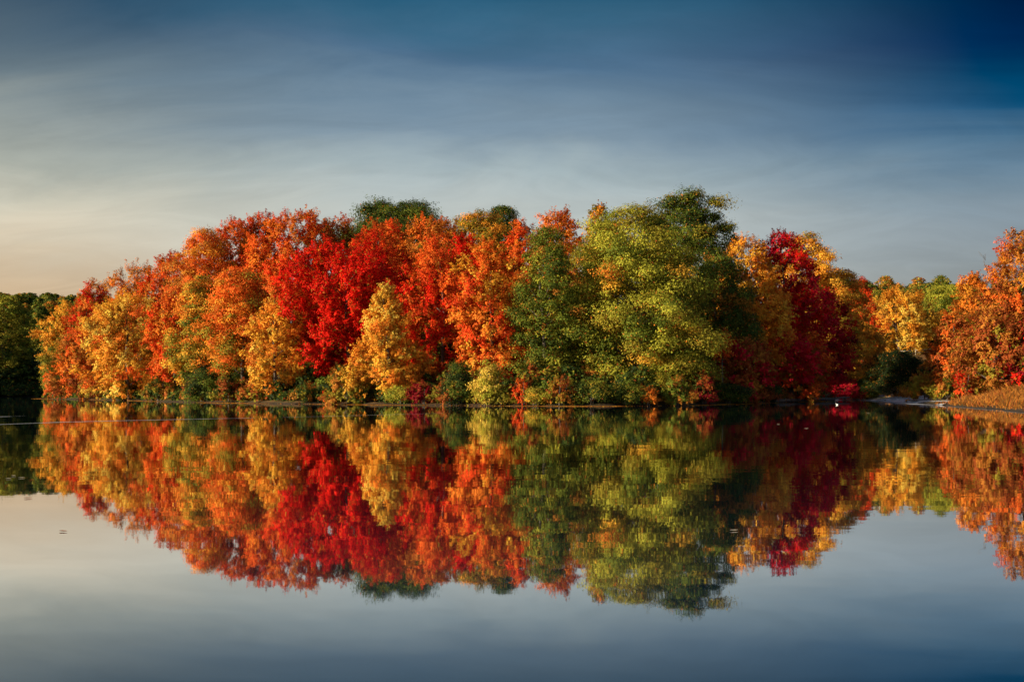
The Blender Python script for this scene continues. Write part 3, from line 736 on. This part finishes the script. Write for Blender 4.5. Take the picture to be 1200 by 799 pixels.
# single leaves afloat on the open water
r = np.random.default_rng(5)
LEAF_SPOTS = [(33, 584, "dark curled leaf afloat on the pale water at lower left"), (74, 623, "lone small leaf afloat on the pale water below the dark one"),
 (10, 561, "pale leaf afloat at the left edge, nearer the camera"), (16, 558, "pale leaf afloat beside another at the left edge"),
 (25, 560, "third pale leaf afloat near the left edge"), (37, 563, "small grey leaf afloat right of the pale leaves at left"),
 (912, 497, "long pale leaf afloat off the shaded right flank"), (860, 622, "light leaf afloat on the reflection of the huge oak"),
 (1017, 484, "bright leaf afloat off the cove mouth"), (800, 498, "light leaf afloat under the dark flank"), (945, 502, "small leaf afloat on the ruby reflection"), (70, 513, "pale leaf afloat on the dark water at left")]
for px, py, lab in LEAF_SPOTS:
    d = F * CAMH / (py - HOR); x, y = at(px, d)
    s = .0011 * d * r.uniform(.8, 1.3) + .03
    v, f = [], []
    m_ = 10
    for i in range(m_ + 1):
        u = i / m_; w = math.sin(PI * u ** .8) * .33 * (1 + .25 * math.cos(u * 19))
        v += [((u - .5) * 2, w, .12 + .25 * (w + (u - .5) ** 2)), ((u - .5) * 2, 0, .05 + .3 * (u - .5) ** 2), ((u - .5) * 2, -w, .12 + .25 * (w + (u - .5) ** 2))]
    for i in range(m_):
        a = i * 3; f += [(a, a + 3, a + 4, a + 1), (a + 1, a + 4, a + 5, a + 2)]
    v = np.array(v) * s
    me = poly_mesh("floating_leaf", v, f, True)
    at_ = me.attributes.new("leaf_tint", "FLOAT_COLOR", "FACE")
    cc = C["russet"] if "dark" in lab or "grey" in lab else (.62, .5, .33)
    at_.data.foreach_set("color", np.tile(np.array([*cc, 1], np.float32), len(f)))
    o = mesh_obj("floating_leaf", me, M_LEAF)
    o.location = (x, y, .004); o.rotation_euler = (0, 0, r.uniform(-.5, .5))
    tag(o, lab, "leaf", "leaves afloat on the lake")

# ------------------------------------------------------------------ sun and sky
SUN_EL, SUN_DIR = math.radians(15.0), np.array([-0.91, -0.415])
SUN_DIR = SUN_DIR / np.linalg.norm(SUN_DIR)
sv = np.array([SUN_DIR[0] * math.cos(SUN_EL), SUN_DIR[1] * math.cos(SUN_EL), math.sin(SUN_EL)])
sun = bpy.data.lights.new("sun", "SUN")
sun.energy = 5.0; sun.angle = math.radians(0.5); sun.color = (1.0, 0.85, 0.62)
so = bpy.data.objects.new("sun", sun); COL.objects.link(so)
from mathutils import Vector
so.rotation_euler = Vector(sv).to_track_quat("Z", "Y").to_euler()
so.location = (-200, -60, 90)

w = bpy.data.worlds.new("World"); S.world = w; w.use_nodes = True
nt = w.node_tree; nt.nodes.clear()
out = N(nt, "ShaderNodeOutputWorld")
bg = N(nt, "ShaderNodeBackground", i_Strength=0.1)
sky = N(nt, "ShaderNodeTexSky", sky_type="NISHITA", sun_disc=False, sun_elevation=SUN_EL,
        sun_rotation=math.atan2(SUN_DIR[0], SUN_DIR[1]), altitude=100)
tc = N(nt, "ShaderNodeTexCoord")
sx = N(nt, "ShaderNodeSeparateXYZ"); nt.links.new(tc.outputs["Generated"], sx.inputs[0])
x, y, z = sx.outputs
EXPOSURE = 1.0
GAIN = 10.0 / 2 ** EXPOSURE
def stops(lst): return [(p, srgb(*c)) for p, c in lst]
# thin high cloud and haze towards the horizon: three azimuths (towards the sun, ahead, away from it); position = sin(elevation)
zc = math_n(nt, "MAXIMUM", z, 0.0)
# cloud streaks: noise on a plane high above
zz = math_n(nt, "ADD", zc, 0.22)
cv = N(nt, "ShaderNodeCombineXYZ")
nt.links.new(math_n(nt, "DIVIDE", x, zz), cv.inputs[0]); nt.links.new(math_n(nt, "DIVIDE", y, zz), cv.inputs[1])
mp = N(nt, "ShaderNodeMapping"); mp.inputs["Rotation"].default_value = (0, 0, 0.85); mp.inputs["Scale"].default_value = (0.8, 1.6, 1)
nt.links.new(cv.outputs[0], mp.inputs[0])
n1 = N(nt, "ShaderNodeTexNoise", i_Scale=1.1, i_Detail=7.0, i_Roughness=0.55, i_Distortion=1.2)
n2 = N(nt, "ShaderNodeTexNoise", i_Scale=0.42, i_Detail=3.0, i_Roughness=0.5)
nt.links.new(mp.outputs[0], n1.inputs["Vector"]); nt.links.new(mp.outputs[0], n2.inputs["Vector"])
cl = math_n(nt, "ADD", math_n(nt, "MULTIPLY", math_n(nt, "SUBTRACT", n1.outputs["Fac"], 0.5), 0.08),
            math_n(nt, "MULTIPLY", math_n(nt, "SUBTRACT", n2.outputs["Fac"], 0.5), 0.075))
ze = math_n(nt, "MAXIMUM", math_n(nt, "SUBTRACT", zc, math_n(nt, "MULTIPLY", cl, math_n(nt, "MULTIPLY", zc, 5.0, True))), 0.0)
L_ = ramp(nt, ze, stops([(0.0, (206, 172, 136)), (0.06, (204, 176, 144)), (0.10, (208, 188, 162)), (0.138, (218, 209, 190)), (0.167, (207, 203, 187)), (0.204, (170, 174, 166)), (0.268, (112, 126, 134)), (0.30, (90, 106, 118)), (0.34, (60, 81, 100)), (0.5, (52, 78, 104))]))
C_ = ramp(nt, ze, stops([(0.0, (186, 185, 178)), (0.10, (190, 193, 188)), (0.18, (188, 194, 191)), (0.204, (179, 189, 190)), (0.22, (165, 178, 182)), (0.252, (134, 152, 166)), (0.283, (117, 138, 156)), (0.313, (92, 117, 141)), (0.343, (74, 107, 131)), (0.371, (56, 93, 118)), (0.5, (34, 68, 102))]))
R_ = ramp(nt, ze, stops([(0.0, (148, 148, 142)), (0.08, (144, 148, 147)), (0.124, (142, 150, 153)), (0.162, (141, 154, 163)), (0.192, (121, 141, 156)), (0.222, (86, 116, 141)), (0.25, (46, 86, 120)), (0.278, (12, 60, 96)), (0.306, (0, 34, 76)), (0.34, (0, 22, 60)), (0.5, (4, 20, 52))]))
def mr(v, a, b, c=0.0, d=1.0):
    n = N(nt, "ShaderNodeMapRange", interpolation_type="SMOOTHSTEP")
    for k_, q_ in (("From Min", a), ("From Max", b), ("To Min", c), ("To Max", d)): n.inputs[k_].default_value = q_
    nt.links.new(v, n.inputs["Value"]); return n.outputs[0]
col = mixc(nt, mr(x, -0.48, -0.08), L_, C_)
col = mixc(nt, mr(x, 0.05, 0.50), col, R_)
n3 = N(nt, "ShaderNodeTexNoise", i_Scale=3.2, i_Detail=8.0, i_Roughness=0.6, i_Distortion=1.0)
nt.links.new(mp.outputs[0], n3.inputs["Vector"])
wisp = mr(n3.outputs["Fac"], 0.3, 0.7, 0.94, 1.06)
wc = N(nt, "ShaderNodeCombineXYZ")
for k_ in range(3): nt.links.new(math_n(nt, "MULTIPLY", wisp, GAIN), wc.inputs[k_])
hs = N(nt, "ShaderNodeHueSaturation", i_Saturation=1.18)
nt.links.new(col, hs.inputs["Color"]); col = hs.outputs[0]
veil = mixc(nt, 1.0, col, wc.outputs[0], "MULTIPLY")
skyc = mixc(nt, 1.0, sky.outputs[0], (0.72, 0.72, 0.72), "MULTIPLY")
up = mr(z, 0.38, 0.62)
back = mr(y, 0.35, -0.1)
fac = math_n(nt, "MAXIMUM", up, back)
fin = mixc(nt, fac, veil, skyc)
nt.links.new(fin, bg.inputs["Color"]); nt.links.new(bg.outputs[0], out.inputs[0])

# ------------------------------------------------------------------ render settings
S.render.engine = "CYCLES"
S.cycles.max_bounces = 6
S.cycles.diffuse_bounces = 3
S.cycles.glossy_bounces = 3
S.cycles.transmission_bounces = 4
S.cycles.use_denoising = True
S.view_settings.view_transform = "Standard"
S.view_settings.look = "None"
S.view_settings.exposure = EXPOSURE
S.view_settings.gamma = 1.0
S.view_settings.use_curve_mapping = False
